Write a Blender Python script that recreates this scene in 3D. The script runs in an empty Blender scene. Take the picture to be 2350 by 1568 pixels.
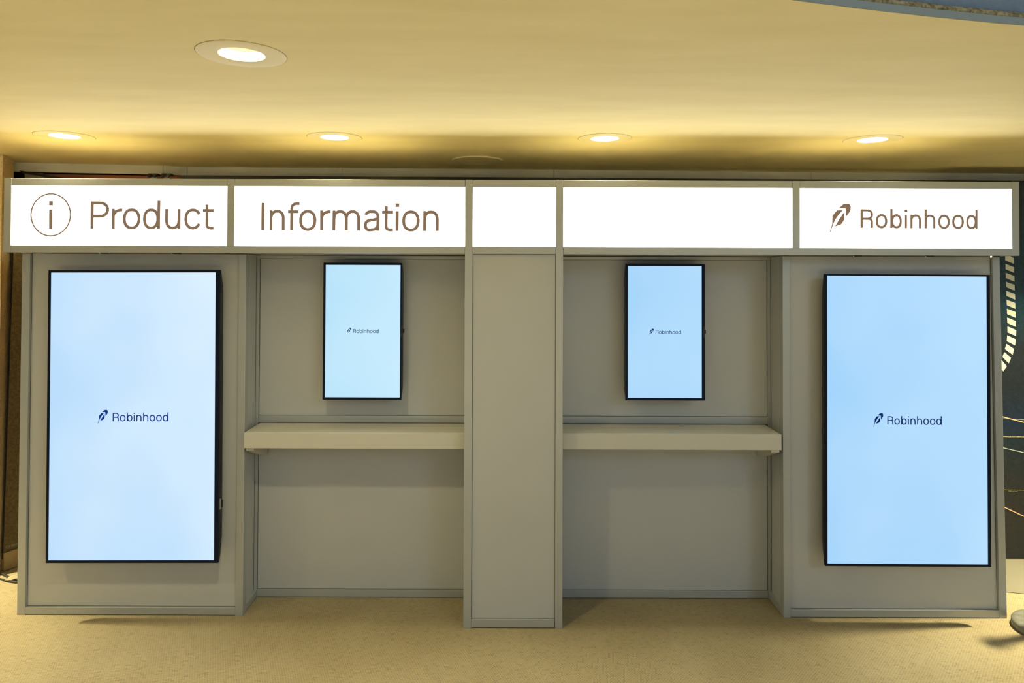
import bpy, bmesh, math, random
from mathutils import Matrix, Vector
random.seed(7)
S = bpy.context.scene
COL = S.collection

# ------------------------------------------------------------------ camera
F_PX, W_PX, H_PX = 1600.0, 2350.0, 1568.0
cam_d = bpy.data.cameras.new('camera'); cam = bpy.data.objects.new('camera', cam_d)
COL.objects.link(cam); S.camera = cam
cam_d.sensor_fit = 'HORIZONTAL'; cam_d.sensor_width = 36.0
cam_d.lens = 36.0 * F_PX / W_PX
cam_d.shift_x = 9.218 / W_PX
cam_d.shift_y = -182.98 / W_PX
cam_d.clip_start = 0.05
right = Vector((0.99999366, -0.0001839, 0.00355664))
fwd = Vector((0.0001249, 0.99986248, 0.01658334))
up = Vector((-0.0035592, -0.01658279, 0.99985612))
m = Matrix.Identity(4)
for i in range(3):
    m[i][0] = right[i]; m[i][1] = up[i]; m[i][2] = -fwd[i]
m[0][3], m[1][3], m[2][3] = 0.0, -3.3647, 1.7
cam.matrix_world = m

# ------------------------------------------------------------------ exposure, world
vs = S.view_settings
S.display_settings.display_device = 'sRGB'
vs.view_transform = 'Standard'; vs.look = 'None'; vs.gamma = 1.0; vs.exposure = 0.0
try: vs.use_curve_mapping = False
except Exception: pass
wd = bpy.data.worlds.new('world'); S.world = wd; wd.use_nodes = True
bg = wd.node_tree.nodes['Background']
bg.inputs[0].default_value = (0.84, 0.95, 1.0, 1); bg.inputs[1].default_value = 0.30

# light levels
SIGN_E = 5.0          # backlit sign panels
ROW_W = 12.5          # downlights over the sign
KEY_W = 13.5          # downlights in the room
END_W = 52.0          # downlights beyond both ends of the booth
SCREEN_E = 1.0
HALL_FILL_W = 1080.0        # unseen fill added high behind the viewer, bounced off the floor onto the ceiling
CEIL = 2.360
hd = bpy.data.lights.new('floor_bounce_fill', 'AREA'); hd.shape = 'DISK'; hd.size = 4.0; hd.energy = HALL_FILL_W; hd.color = (1.0, 0.95, 0.86); hd.spread = math.radians(75)
ho = bpy.data.objects.new('floor_bounce_fill', hd); COL.objects.link(ho); ho.location = (0.5, -7.6, 5.6)
hd2 = bpy.data.lights.new('cool_tower_fill', 'AREA'); hd2.shape = 'DISK'; hd2.size = 2.5; hd2.energy = 95.0; hd2.color = (0.62, 0.82, 1.0)  # added cool fill, unseen, to turn the right tower bluish
ho2 = bpy.data.objects.new('cool_tower_fill', hd2); COL.objects.link(ho2); ho2.location = (5.5, -9.0, 4.6)
ho2.rotation_euler = (Vector((1.9, 0.1, 1.1)) - ho2.location).to_track_quat('-Z', 'Y').to_euler()

# ------------------------------------------------------------------ material helpers
def mat(name, color, rough=0.6, metal=0.0, spec=0.5, emis=None, estr=0.0, bump=None, var=None):
    """bump=(scale, strength, distance); var=(scale, amount) small tonal variation"""
    mt = bpy.data.materials.new(name); mt.use_nodes = True
    nt = mt.node_tree; b = nt.nodes['Principled BSDF']
    b.inputs['Base Color'].default_value = (*color, 1)
    b.inputs['Roughness'].default_value = rough
    b.inputs['Metallic'].default_value = metal
    b.inputs['Specular IOR Level'].default_value = spec
    if emis:
        b.inputs['Emission Color'].default_value = (*emis, 1)
        b.inputs['Emission Strength'].default_value = estr
    if bump or var:
        tc = nt.nodes.new('ShaderNodeTexCoord')
    if var:
        n = nt.nodes.new('ShaderNodeTexNoise'); n.inputs['Scale'].default_value = var[0]; n.inputs['Detail'].default_value = 4
        nt.links.new(tc.outputs['Object'], n.inputs['Vector'])
        r = nt.nodes.new('ShaderNodeValToRGB')
        lo = [c * (1 - var[1]) for c in color]; hi = [min(1, c * (1 + var[1])) for c in color]
        r.color_ramp.elements[0].position = 0.3; r.color_ramp.elements[0].color = (*lo, 1)
        r.color_ramp.elements[1].position = 0.7; r.color_ramp.elements[1].color = (*hi, 1)
        nt.links.new(n.outputs[0], r.inputs[0]); nt.links.new(r.outputs[0], b.inputs['Base Color'])
    if bump:
        n2 = nt.nodes.new('ShaderNodeTexNoise'); n2.inputs['Scale'].default_value = bump[0]; n2.inputs['Detail'].default_value = 6
        nt.links.new(tc.outputs['Object'], n2.inputs['Vector'])
        bp = nt.nodes.new('ShaderNodeBump'); bp.inputs['Strength'].default_value = bump[1]; bp.inputs['Distance'].default_value = bump[2]
        nt.links.new(n2.outputs[0], bp.inputs['Height']); nt.links.new(bp.outputs[0], b.inputs['Normal'])
    return mt

def emit_mat(name, color, strength):
    mt = bpy.data.materials.new(name); mt.use_nodes = True
    nt = mt.node_tree; nt.nodes.clear()
    o = nt.nodes.new('ShaderNodeOutputMaterial'); e = nt.nodes.new('ShaderNodeEmission')
    e.inputs[0].default_value = (*color, 1); e.inputs[1].default_value = strength
    nt.links.new(e.outputs[0], o.inputs[0])
    return mt

def math_node(nt, op, a, b=None):
    n = nt.nodes.new('ShaderNodeMath'); n.operation = op
    for i, v in enumerate((a, b)):
        if v is None: continue
        if isinstance(v, (int, float)): n.inputs[i].default_value = v
        else: nt.links.new(v, n.inputs[i])
    return n.outputs[0]

def carpet_mat():
    mt = bpy.data.materials.new('woven_carpet'); mt.use_nodes = True
    nt = mt.node_tree; b = nt.nodes['Principled BSDF']
    b.inputs['Roughness'].default_value = 0.95; b.inputs['Specular IOR Level'].default_value = 0.1
    tc = nt.nodes.new('ShaderNodeTexCoord')
    rot = nt.nodes.new('ShaderNodeMapping'); rot.inputs['Rotation'].default_value = (0, 0, math.radians(9))
    nt.links.new(tc.outputs['Object'], rot.inputs['Vector'])
    wob = nt.nodes.new('ShaderNodeTexNoise'); wob.inputs['Scale'].default_value = 14.0; wob.inputs['Detail'].default_value = 4
    nt.links.new(rot.outputs[0], wob.inputs['Vector'])
    sep = nt.nodes.new('ShaderNodeSeparateXYZ'); nt.links.new(rot.outputs[0], sep.inputs[0])
    u = math_node(nt, 'DIVIDE', sep.outputs[0], 0.0118)
    v = math_node(nt, 'DIVIDE', sep.outputs[1], 0.0095)
    v = math_node(nt, 'ADD', v, math_node(nt, 'MULTIPLY', wob.outputs[0], 1.6))
    row = math_node(nt, 'FLOOR', v)
    off = math_node(nt, 'MULTIPLY', math_node(nt, 'MODULO', row, 2.0), 0.5)
    u2 = math_node(nt, 'ADD', u, off)
    fu = math_node(nt, 'SUBTRACT', math_node(nt, 'FRACT', u2), 0.5)
    fv = math_node(nt, 'SUBTRACT', math_node(nt, 'FRACT', v), 0.5)
    au = math_node(nt, 'MULTIPLY', math_node(nt, 'ABSOLUTE', fu), 2.0)
    av = math_node(nt, 'MULTIPLY', math_node(nt, 'ABSOLUTE', fv), 2.0)
    dash = math_node(nt, 'MULTIPLY', math_node(nt, 'POWER', au, 5.0), math_node(nt, 'ADD', 0.35, math_node(nt, 'MULTIPLY', av, 0.65)))
    rows = math_node(nt, 'MULTIPLY', math_node(nt, 'POWER', av, 4.0), 0.17)
    nub = math_node(nt, 'SUBTRACT', 0.86, math_node(nt, 'ADD', math_node(nt, 'MULTIPLY', dash, 0.50), rows))
    # per-knot random tone
    comb = nt.nodes.new('ShaderNodeCombineXYZ')
    nt.links.new(math_node(nt, 'FLOOR', u2), comb.inputs[0]); nt.links.new(row, comb.inputs[1])
    wn = nt.nodes.new('ShaderNodeTexWhiteNoise'); nt.links.new(comb.outputs[0], wn.inputs['Vector'])
    big = nt.nodes.new('ShaderNodeTexNoise'); big.inputs['Scale'].default_value = 1.7; big.inputs['Detail'].default_value = 5
    nt.links.new(tc.outputs['Object'], big.inputs['Vector'])
    ramp = nt.nodes.new('ShaderNodeValToRGB')
    ramp.color_ramp.elements[0].position = 0.18; ramp.color_ramp.elements[0].color = (0.13, 0.105, 0.058, 1)
    ramp.color_ramp.elements[1].position = 0.62; ramp.color_ramp.elements[1].color = (0.385, 0.335, 0.215, 1)
    val = math_node(nt, 'SUBTRACT', nub, math_node(nt, 'MULTIPLY', math_node(nt, 'POWER', wn.outputs[0], 4.0), 0.16))
    loc = nt.nodes.new('ShaderNodeTexNoise'); loc.inputs['Scale'].default_value = 38.0; loc.inputs['Detail'].default_value = 3
    nt.links.new(tc.outputs['Object'], loc.inputs['Vector'])
    amp = math_node(nt, 'MULTIPLY', math_node(nt, 'SUBTRACT', 0.62, loc.outputs[0]), 2.2)
    gap = math_node(nt, 'SUBTRACT', 0.86, nub)
    val = math_node(nt, 'SUBTRACT', val, math_node(nt, 'MULTIPLY', gap, amp))
    val = math_node(nt, 'SUBTRACT', val, 0.12)
    nt.links.new(val, ramp.inputs[0])
    mix = nt.nodes.new('ShaderNodeMix'); mix.data_type = 'RGBA'; mix.blend_type = 'MULTIPLY'
    mix.inputs[0].default_value = 1.0
    r2 = nt.nodes.new('ShaderNodeValToRGB')
    r2.color_ramp.elements[0].position = 0.3; r2.color_ramp.elements[0].color = (0.80, 0.77, 0.72, 1)
    r2.color_ramp.elements[1].position = 0.72; r2.color_ramp.elements[1].color = (1, 1, 1, 1)
    nt.links.new(big.outputs[0], r2.inputs[0])
    nt.links.new(ramp.outputs[0], mix.inputs[6]); nt.links.new(r2.outputs[0], mix.inputs[7])
    nt.links.new(mix.outputs[2], b.inputs['Base Color'])
    bp = nt.nodes.new('ShaderNodeBump'); bp.inputs['Strength'].default_value = 0.6; bp.inputs['Distance'].default_value = 0.003
    nt.links.new(nub, bp.inputs['Height']); nt.links.new(bp.outputs[0], b.inputs['Normal'])
    return mt

def plaster_mat():
    mt = bpy.data.materials.new('cream_plaster'); mt.use_nodes = True
    nt = mt.node_tree; b = nt.nodes['Principled BSDF']
    b.inputs['Roughness'].default_value = 0.75; b.inputs['Specular IOR Level'].default_value = 0.25
    tc = nt.nodes.new('ShaderNodeTexCoord'); mp = nt.nodes.new('ShaderNodeMapping')
    mp.inputs['Scale'].default_value = (0.9, 4.0, 1)
    nt.links.new(tc.outputs['Object'], mp.inputs['Vector'])
    n = nt.nodes.new('ShaderNodeTexNoise'); n.inputs['Scale'].default_value = 2.2; n.inputs['Detail'].default_value = 5
    nt.links.new(mp.outputs[0], n.inputs['Vector'])
    r = nt.nodes.new('ShaderNodeValToRGB')
    r.color_ramp.elements[0].position = 0.3; r.color_ramp.elements[0].color = (0.84, 0.73, 0.395, 1)
    r.color_ramp.elements[1].position = 0.7; r.color_ramp.elements[1].color = (0.90, 0.795, 0.455, 1)
    nt.links.new(n.outputs[0], r.inputs[0]); nt.links.new(r.outputs[0], b.inputs['Base Color'])
    bp = nt.nodes.new('ShaderNodeBump'); bp.inputs['Strength'].default_value = 0.10; bp.inputs['Distance'].default_value = 0.004
    nt.links.new(n.outputs[0], bp.inputs['Height']); nt.links.new(bp.outputs[0], b.inputs['Normal'])
    return mt

def screen_mat(name, c0, c1, c2, strength):
    mt = bpy.data.materials.new(name); mt.use_nodes = True
    nt = mt.node_tree; b = nt.nodes['Principled BSDF']
    b.inputs['Base Color'].default_value = (0.01, 0.012, 0.015, 1); b.inputs['Roughness'].default_value = 0.25
    tc = nt.nodes.new('ShaderNodeTexCoord')
    n = nt.nodes.new('ShaderNodeTexNoise'); n.inputs['Scale'].default_value = 1.6; n.inputs['Detail'].default_value = 2
    nt.links.new(tc.outputs['Object'], n.inputs['Vector'])
    sep = nt.nodes.new('ShaderNodeSeparateXYZ'); nt.links.new(tc.outputs['Generated'], sep.inputs[0])
    k = math_node(nt, 'ADD', math_node(nt, 'MULTIPLY', n.outputs[0], 0.9), math_node(nt, 'ADD', math_node(nt, 'MULTIPLY', sep.outputs[0], 0.32), math_node(nt, 'MULTIPLY', sep.outputs[2], 0.16)))
    r = nt.nodes.new('ShaderNodeValToRGB')
    r.color_ramp.elements[0].position = 0.40; r.color_ramp.elements[0].color = (*c0, 1)
    r.color_ramp.elements[1].position = 1.0; r.color_ramp.elements[1].color = (*c2, 1)
    e = r.color_ramp.elements.new(0.65); e.color = (*c1, 1)
    nt.links.new(k, r.inputs[0])
    nt.links.new(r.outputs[0], b.inputs['Emission Color']); b.inputs['Emission Strength'].default_value = strength
    return mt

def mural_mat():
    mt = bpy.data.materials.new('mural_print'); mt.use_nodes = True
    nt = mt.node_tree; b = nt.nodes['Principled BSDF']; b.inputs['Roughness'].default_value = 0.45
    tc = nt.nodes.new('ShaderNodeTexCoord')
    n = nt.nodes.new('ShaderNodeTexNoise'); n.inputs['Scale'].default_value = 55; n.inputs['Detail'].default_value = 9; n.inputs['Roughness'].default_value = 0.72; n.inputs['Distortion'].default_value = 1.2
    nt.links.new(tc.outputs['Object'], n.inputs['Vector'])
    sep = nt.nodes.new('ShaderNodeSeparateXYZ'); nt.links.new(tc.outputs['Object'], sep.inputs[0])
    hgt = nt.nodes.new('ShaderNodeValToRGB'); cr = hgt.color_ramp
    cr.elements[0].position = 0.0; cr.elements[0].color = (0.016, 0.017, 0.018, 1)
    cr.elements[1].position = 1.0; cr.elements[1].color = (0.018, 0.030, 0.036, 1)
    for p, c in ((0.18, (0.016, 0.018, 0.018)), (0.30, (0.010, 0.022, 0.030)), (0.36, (0.007, 0.020, 0.050)), (0.46, (0.012, 0.018, 0.024)),
                 (0.56, (0.014, 0.022, 0.028)), (0.68, (0.010, 0.050, 0.078)), (0.86, (0.016, 0.052, 0.070))):
        e = cr.elements.new(p); e.color = (*c, 1)
    nt.links.new(math_node(nt, 'DIVIDE', sep.outputs[2], 2.25), hgt.inputs[0])
    r = nt.nodes.new('ShaderNodeValToRGB')
    r.color_ramp.elements[0].position = 0.35; r.color_ramp.elements[0].color = (0.4, 0.4, 0.4, 1)
    r.color_ramp.elements[1].position = 0.7; r.color_ramp.elements[1].color = (1.1, 1.1, 1.1, 1)
    nt.links.new(n.outputs[0], r.inputs[0])
    mix = nt.nodes.new('ShaderNodeMix'); mix.data_type = 'RGBA'; mix.blend_type = 'MULTIPLY'; mix.inputs[0].default_value = 1
    nt.links.new(hgt.outputs[0], mix.inputs[6]); nt.links.new(r.outputs[0], mix.inputs[7])
    nt.links.new(mix.outputs[2], b.inputs['Base Color'])
    return mt

def weave_mat(name, c0, c1, scale):
    mt = bpy.data.materials.new(name); mt.use_nodes = True
    nt = mt.node_tree; b = nt.nodes['Principled BSDF']; b.inputs['Roughness'].default_value = 0.95
    b.inputs['Specular IOR Level'].default_value = 0.1
    tc = nt.nodes.new('ShaderNodeTexCoord')
    w = nt.nodes.new('ShaderNodeTexNoise'); w.inputs['Scale'].default_value = scale; w.inputs['Detail'].default_value = 6
    nt.links.new(tc.outputs['Object'], w.inputs['Vector'])
    r = nt.nodes.new('ShaderNodeValToRGB')
    r.color_ramp.elements[0].position = 0.35; r.color_ramp.elements[0].color = (*c0, 1)
    r.color_ramp.elements[1].position = 0.65; r.color_ramp.elements[1].color = (*c1, 1)
    nt.links.new(w.outputs[0], r.inputs[0]); nt.links.new(r.outputs[0], b.inputs['Base Color'])
    bp = nt.nodes.new('ShaderNodeBump'); bp.inputs['Strength'].default_value = 0.7; bp.inputs['Distance'].default_value = 0.004
    nt.links.new(w.outputs[0], bp.inputs['Height']); nt.links.new(bp.outputs[0], b.inputs['Normal'])
    return mt

M = {
 'alu': mat('satin_aluminium', (0.44, 0.465, 0.465), rough=0.42, metal=0.3, bump=(60, 0.02, 0.0005)),
 'panel': mat('white_laminate', (0.50, 0.515, 0.51), rough=0.42, spec=0.4, var=(2.5, 0.02)),
 'shelf': mat('cream_laminate', (0.60, 0.595, 0.53), rough=0.45, spec=0.4, var=(3, 0.02)),
 'sign': mat('sign_acrylic', (0.8, 0.8, 0.78), rough=0.35, emis=(1.0, 0.95, 0.82), estr=SIGN_E),
 'vinyl': mat('brown_vinyl', (0.002, 0.002, 0.002), rough=1.0, spec=0.0, emis=(0.235, 0.152, 0.092), estr=1.0),
 'navy': mat('navy_screen_ink', (0.001, 0.001, 0.002), rough=1.0, spec=0.0, emis=(0.004, 0.035, 0.25), estr=1.0),
 'navy_dark': mat('dark_navy_screen_ink', (0.001, 0.001, 0.002), rough=1.0, spec=0.0, emis=(0.004, 0.022, 0.13), estr=1.0),
 'screen_l': screen_mat('pale_blue_screen', (0.47, 0.71, 0.97), (0.56, 0.77, 0.98), (0.70, 0.86, 1.0), SCREEN_E),
 'screen_r': screen_mat('sky_blue_screen', (0.34, 0.64, 0.96), (0.42, 0.69, 0.97), (0.48, 0.74, 0.99), SCREEN_E),
 'screen_sl': screen_mat('cyan_blue_screen', (0.43, 0.73, 0.93), (0.50, 0.78, 0.96), (0.56, 0.81, 0.98), SCREEN_E),
 'screen_sr': screen_mat('mid_blue_screen', (0.33, 0.63, 0.93), (0.39, 0.67, 0.95), (0.44, 0.71, 0.97), SCREEN_E),
 'bezel': mat('dark_bezel', (0.006, 0.011, 0.028), rough=0.4, spec=0.10),  # blue tint painted in for the flare of the screens
 'housing': mat('dark_grey_plastic', (0.030, 0.029, 0.030), rough=0.5, spec=0.25, bump=(300, 0.1, 0.0003)),
 'seam_shadow': mat('seam_shadow_grey', (0.10, 0.095, 0.08), rough=0.7),  # dark colour standing in for the shadow line at frame seams
 'black': mat('black_plastic', (0.008, 0.008, 0.009), rough=0.5),
 'silver': mat('pale_grey_plastic', (0.35, 0.36, 0.36), rough=0.4),
 'carpet': carpet_mat(),
 'plaster': plaster_mat(),
 'rim': mat('ceiling_rim_paint', (0.85, 0.76, 0.47), rough=0.6),
 'fascia': mat('grey_green_fascia', (0.84, 0.85, 0.78), rough=0.5, var=(4, 0.04)),
 'rim_gap': mat('rim_gap_shade', (0.20, 0.15, 0.08), rough=0.9),  # brown put in for the shade in the gap round the lamp rims
 'cove': mat('blue_grey_trim', (0.22, 0.27, 0.29), rough=0.5),
 'cove_wall': mat('blue_grey_cove', (0.16, 0.22, 0.31), rough=0.8, bump=(120, 0.4, 0.003), var=(30, 0.12)),
 'rope': weave_mat('jute_rope', (0.16, 0.13, 0.07), (0.40, 0.35, 0.22), 90),
 'wall': weave_mat('textured_wall', (0.70, 0.55, 0.31), (0.90, 0.74, 0.46), 130),
 'dark_wall': mat('dark_olive_wall', (0.05, 0.035, 0.015), rough=0.8, var=(3, 0.1)),
 'banner': weave_mat('brown_fabric', (0.13, 0.10, 0.055), (0.19, 0.15, 0.08), 70),
 'base': mat('tan_base', (0.42, 0.32, 0.17), rough=0.7, bump=(80, 0.2, 0.002), var=(12, 0.08)),
 'red': mat('red_brown_wood', (0.26, 0.085, 0.035), rough=0.6, var=(5, 0.15)),
 'mural': mural_mat(),
 'cream_print': mat('cream_print', (0.62, 0.64, 0.56), rough=0.5),
 'peach': mat('peach_print', (0.85, 0.48, 0.28), rough=0.5),
 'pale': mat('pale_print', (0.40, 0.48, 0.44), rough=0.5),
 'glit': mat('glitter_print', (0.26, 0.25, 0.16), rough=0.5, var=(150, 0.9)),
 'platform': mat('cream_platform', (0.20, 0.19, 0.145), rough=0.5, var=(8, 0.03)),
 'stone': mat('grey_stanchion', (0.17, 0.175, 0.155), rough=0.5, metal=0.1, var=(25, 0.25)),
 'cable': mat('cable_rubber', (0.035, 0.03, 0.022), rough=0.5),
 'paper': mat('cream_paper', (0.62, 0.55, 0.39), rough=0.8),
 'white': mat('white_cover', (0.76, 0.70, 0.52), rough=0.5),
 'lamp': emit_mat('lamp_glow', (1.0, 0.93, 0.72), 3.0),
 'reflector': mat('reflector', (0.55, 0.48, 0.34), rough=0.5, spec=0.6),
 'led': emit_mat('led_glint', (1.0, 0.85, 0.55), 5.0),
 'glint': mat('chrome', (0.9, 0.9, 0.85), rough=0.12, metal=1.0),
}

# ------------------------------------------------------------------ object helpers
def link(name, me, material, parent=None, loc=None):
    o = bpy.data.objects.new(name, me); COL.objects.link(o)
    if material: me.materials.append(M[material] if isinstance(material, str) else material)
    if parent: o.parent = parent
    if loc: o.location = loc
    return o

def tag(o, label, cat, group=None):
    o['label'] = label; o['category'] = cat
    if group: o['group'] = group
    return o

def thing(name, loc, label, cat, group=None):
    o = bpy.data.objects.new(name, None); COL.objects.link(o); o.location = loc
    o.empty_display_size = 0.1
    return tag(o, label, cat, group)

def struct(o):
    o['kind'] = 'structure'; return o

def off(parent, v):
    """world-space vector to parent-local (parents are unrotated empties or children at origin)"""
    p = parent
    v = Vector(v)
    while p is not None:
        v = v - p.location; p = p.parent
    return v

class MB:
    def __init__(self): self.bm = bmesh.new()
    def box(self, x0, x1, y0, y1, z0, z1, bev=0.0, lean=0.0):
        """lean: x shift of the top relative to the bottom"""
        bm = self.bm
        co = [(x0, y0, z0), (x1, y0, z0), (x1, y1, z0), (x0, y1, z0), (x0 + lean, y0, z1), (x1 + lean, y0, z1), (x1 + lean, y1, z1), (x0 + lean, y1, z1)]
        v = [bm.verts.new(c) for c in co]
        fs = [(0, 3, 2, 1), (4, 5, 6, 7), (0, 1, 5, 4), (1, 2, 6, 5), (2, 3, 7, 6), (3, 0, 4, 7)]
        f = [bm.faces.new([v[i] for i in q]) for q in fs]
        if bev > 0:
            es = list({e for q in f for e in q.edges})
            bmesh.ops.bevel(bm, geom=es, offset=bev, segments=2, profile=0.6, affect='EDGES')
        return self
    def prism(self, pts, axis, a, b):
        """polygon pts (2D) extruded along axis 'x','y','z' from a to b"""
        def mk(p, t):
            return {'x': (t, p[0], p[1]), 'y': (p[0], t, p[1]), 'z': (p[0], p[1], t)}[axis]
        bm = self.bm
        A = [bm.verts.new(mk(p, a)) for p in pts]; B = [bm.verts.new(mk(p, b)) for p in pts]
        n = len(pts)
        bm.faces.new(A); bm.faces.new(B[::-1])
        for i in range(n): bm.faces.new((A[i], A[(i + 1) % n], B[(i + 1) % n], B[i]))
        return self
    def poly(self, pts3):
        self.bm.faces.new([self.bm.verts.new(p) for p in pts3]); return self
    def lathe(self, prof, c=(0, 0, 0), seg=48, close=False):
        """prof [(r,z)] revolved about z"""
        bm = self.bm; rings = []
        for r, z in prof:
            rings.append([bm.verts.new((c[0] + r * math.cos(2 * math.pi * i / seg), c[1] + r * math.sin(2 * math.pi * i / seg), c[2] + z)) for i in range(seg)])
        rr = list(zip(rings, rings[1:])) + ([(rings[-1], rings[0])] if close else [])
        for a, b in rr:
            for i in range(seg): bm.faces.new((a[i], a[(i + 1) % seg], b[(i + 1) % seg], b[i]))
        return self
    def disc(self, r, z, c=(0, 0, 0), seg=48):
        self.bm.faces.new([self.bm.verts.new((c[0] + r * math.cos(2 * math.pi * i / seg), c[1] + r * math.sin(2 * math.pi * i / seg), c[2] + z)) for i in range(seg)])
        return self
    def tube(self, pts, r, seg=8):
        bm = self.bm; pts = [Vector(p) for p in pts]; rings = []
        for i, p in enumerate(pts):
            d = (pts[min(i + 1, len(pts) - 1)] - pts[max(i - 1, 0)]).normalized()
            u = d.orthogonal().normalized() if abs(d.z) > 0.95 else d.cross(Vector((0, 0, 1))).normalized()
            w = d.cross(u)
            rings.append([bm.verts.new(p + r * (math.cos(2 * math.pi * k / seg) * u + math.sin(2 * math.pi * k / seg) * w)) for k in range(seg)])
        for a, b in zip(rings, rings[1:]):
            for k in range(seg): bm.faces.new((a[k], a[(k + 1) % seg], b[(k + 1) % seg], b[k]))
        bm.faces.new(rings[0][::-1]); bm.faces.new(rings[-1])
        return self
    def build(self, name, material, parent=None, smooth=False):
        if parent is not None:
            d = off(parent, (0, 0, 0))
            for v in self.bm.verts: v.co += d
        bmesh.ops.recalc_face_normals(self.bm, faces=self.bm.faces)
        me = bpy.data.meshes.new(name); self.bm.to_mesh(me); self.bm.free()
        if smooth:
            for p in me.polygons: p.use_smooth = True
        return link(name, me, material, parent)

def box(name, material, parent, *a, bev=0.0015, lean=0.0):
    return MB().box(*a, bev=bev, lean=lean).build(name, material, parent)

# ------------------------------------------------------------------ stroke lettering
def arc(cx, cy, rx, ry, a0, a1, n=18, p=2.25):
    out = []
    for i in range(n + 1):
        t = math.radians(a0 + (a1 - a0) * i / n); c, s = math.cos(t), math.sin(t)
        out.append((cx + rx * math.copysign(abs(c) ** (2 / p), c), cy + ry * math.copysign(abs(s) ** (2 / p), s)))
    return out

XH = 0.735; OV = 0.018
def glyph(ch, w, s):
    """centre-line strokes and filled polygons, baseline 0, cap height 1"""
    h = s / 2; st = []; po = []
    yc = XH * 0.56; ry = XH + OV - h - yc
    if ch == 'o':
        st.append(arc(w / 2, XH / 2, (w - s) / 2, (XH + 2 * OV - s) / 2, 0, 360, 44))
    elif ch in 'nhm':
        st.append([(h, 0), (h, 1.03 if ch == 'h' else XH)])
        k = 2 if ch == 'm' else 1; step = (w - s) / k
        for i in range(k):
            a = h + i * step
            st.append(arc(a + step / 2, yc, step / 2, ry, 180, 0, 20) + [(a + step, 0)])
    elif ch == 'u':
        y2 = XH * 0.44; r2 = y2 + OV - h
        st.append([(h, XH)] + arc(w / 2, y2, (w - s) / 2, r2, 180, 360, 20)); st.append([(w - h, XH), (w - h, 0)])
    elif ch == 'r':
        st.append([(h, 0), (h, XH)])
        st.append(arc(w * 0.93, yc, w * 0.93 - h, ry - 0.01, 180, 92, 12) + [(w, XH + OV - h - 0.01)])
    elif ch in 'db':
        bw = w - h * 0.6
        x0 = 0 if ch == 'd' else w - bw
        st.append(arc(x0 + bw / 2, XH / 2, (bw - s) / 2, (XH + 2 * OV - s) / 2, 0, 360, 44))
        sx = w - h if ch == 'd' else h
        st.append([(sx, 0), (sx, 1.035)])
    elif ch == 'c':
        st.append(arc(w / 2, XH / 2, (w - s) / 2, (XH + 2 * OV - s) / 2, 28, 332, 36))
    elif ch == 'e':
        st.append(arc(w / 2, XH / 2, (w - s) / 2, (XH + 2 * OV - s) / 2, 2, 325, 36)); st.append([(h, XH / 2), (w - h, XH / 2)])
    elif ch == 't':
        x = w * 0.38
        st.append([(x, 0.90), (x, 0.20)] + arc(x + 0.15, 0.16, 0.15, 0.16 + OV - h, 180, 265, 10)[1:] + [(w, h * 0.75)])
        st.append([(0, XH - h), (w, XH - h)])
    elif ch == 'f':
        x = w * 0.34
        st.append([(x, 0), (x, 0.80)] + arc(x + 0.19, 0.80, 0.19, 1.03 - h - 0.80, 180, 92, 10) + [(w + 0.01, 1.03 - h)])
        st.append([(0, XH - h), (w * 0.95, XH - h)])
    elif ch == 'i':
        st.append([(h, 0), (h, XH - 0.015)]); po.append([(-0.01, 0.865), (s + 0.015, 0.865), (s + 0.015, 1.0), (-0.01, 1.0)])
    elif ch == 'I':
        st.append([(h, 0), (h, 1)])
    elif ch == 'a':
        xr = w - h
        st.append(arc(w * 0.46, 0.54, w * 0.46 - h * 1.2, XH + OV - h - 0.54, 170, 80, 12) +
                  arc(w * 0.58, 0.50, xr - w * 0.58, XH + OV - h - 0.50, 75, 0, 10) + [(xr, 0)])
        st.append([(xr, 0.445), (w * 0.62, 0.40), (w * 0.40, 0.385)] + arc(w * 0.36, 0.20, w * 0.36 - h, 0.17, 95, 270, 16) +
                  [(w * 0.50, h - OV)] + arc(w * 0.50, 0.26, xr - w * 0.50, 0.26 + OV - h, 280, 355, 8))
    elif ch == 'P':
        st.append([(h, 0), (h, 1)])
        cy = (1 - h + 0.40 + h) / 2
        st.append([(h, 1 - h)] + arc(w - 0.34, cy, 0.34 - h, 1 - h - cy, 90, -90, 18, 2.1) + [(h, 0.40 + h)])
    elif ch == 'R':
        st.append([(h, 0), (h, 1)])
        lo = 0.42 + h; cy = (1 - h + lo) / 2
        st.append([(h, 1 - h)] + arc(w - 0.33, cy, 0.33 - h, 1 - h - cy, 90, -90, 18, 2.2) + [(h, lo)])
        st.append([(w - 0.36, lo)] + arc(w - 0.28, 0.27, 0.28 - h, lo - 0.27, 90, 0, 12, 2.6) + [(w - h, 0)])
    elif ch == 'N':
        st += [[(h, 0), (h, 1)], [(w - h, 0), (w - h, 1)], [(h, 1), (w - h, 0)]]
    elif ch == 'w':
        st.append([(0.02, XH), (w * 0.27, 0), (w * 0.5, XH * 0.9), (w * 0.73, 0), (w - 0.02, XH)])
    return st, po

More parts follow.
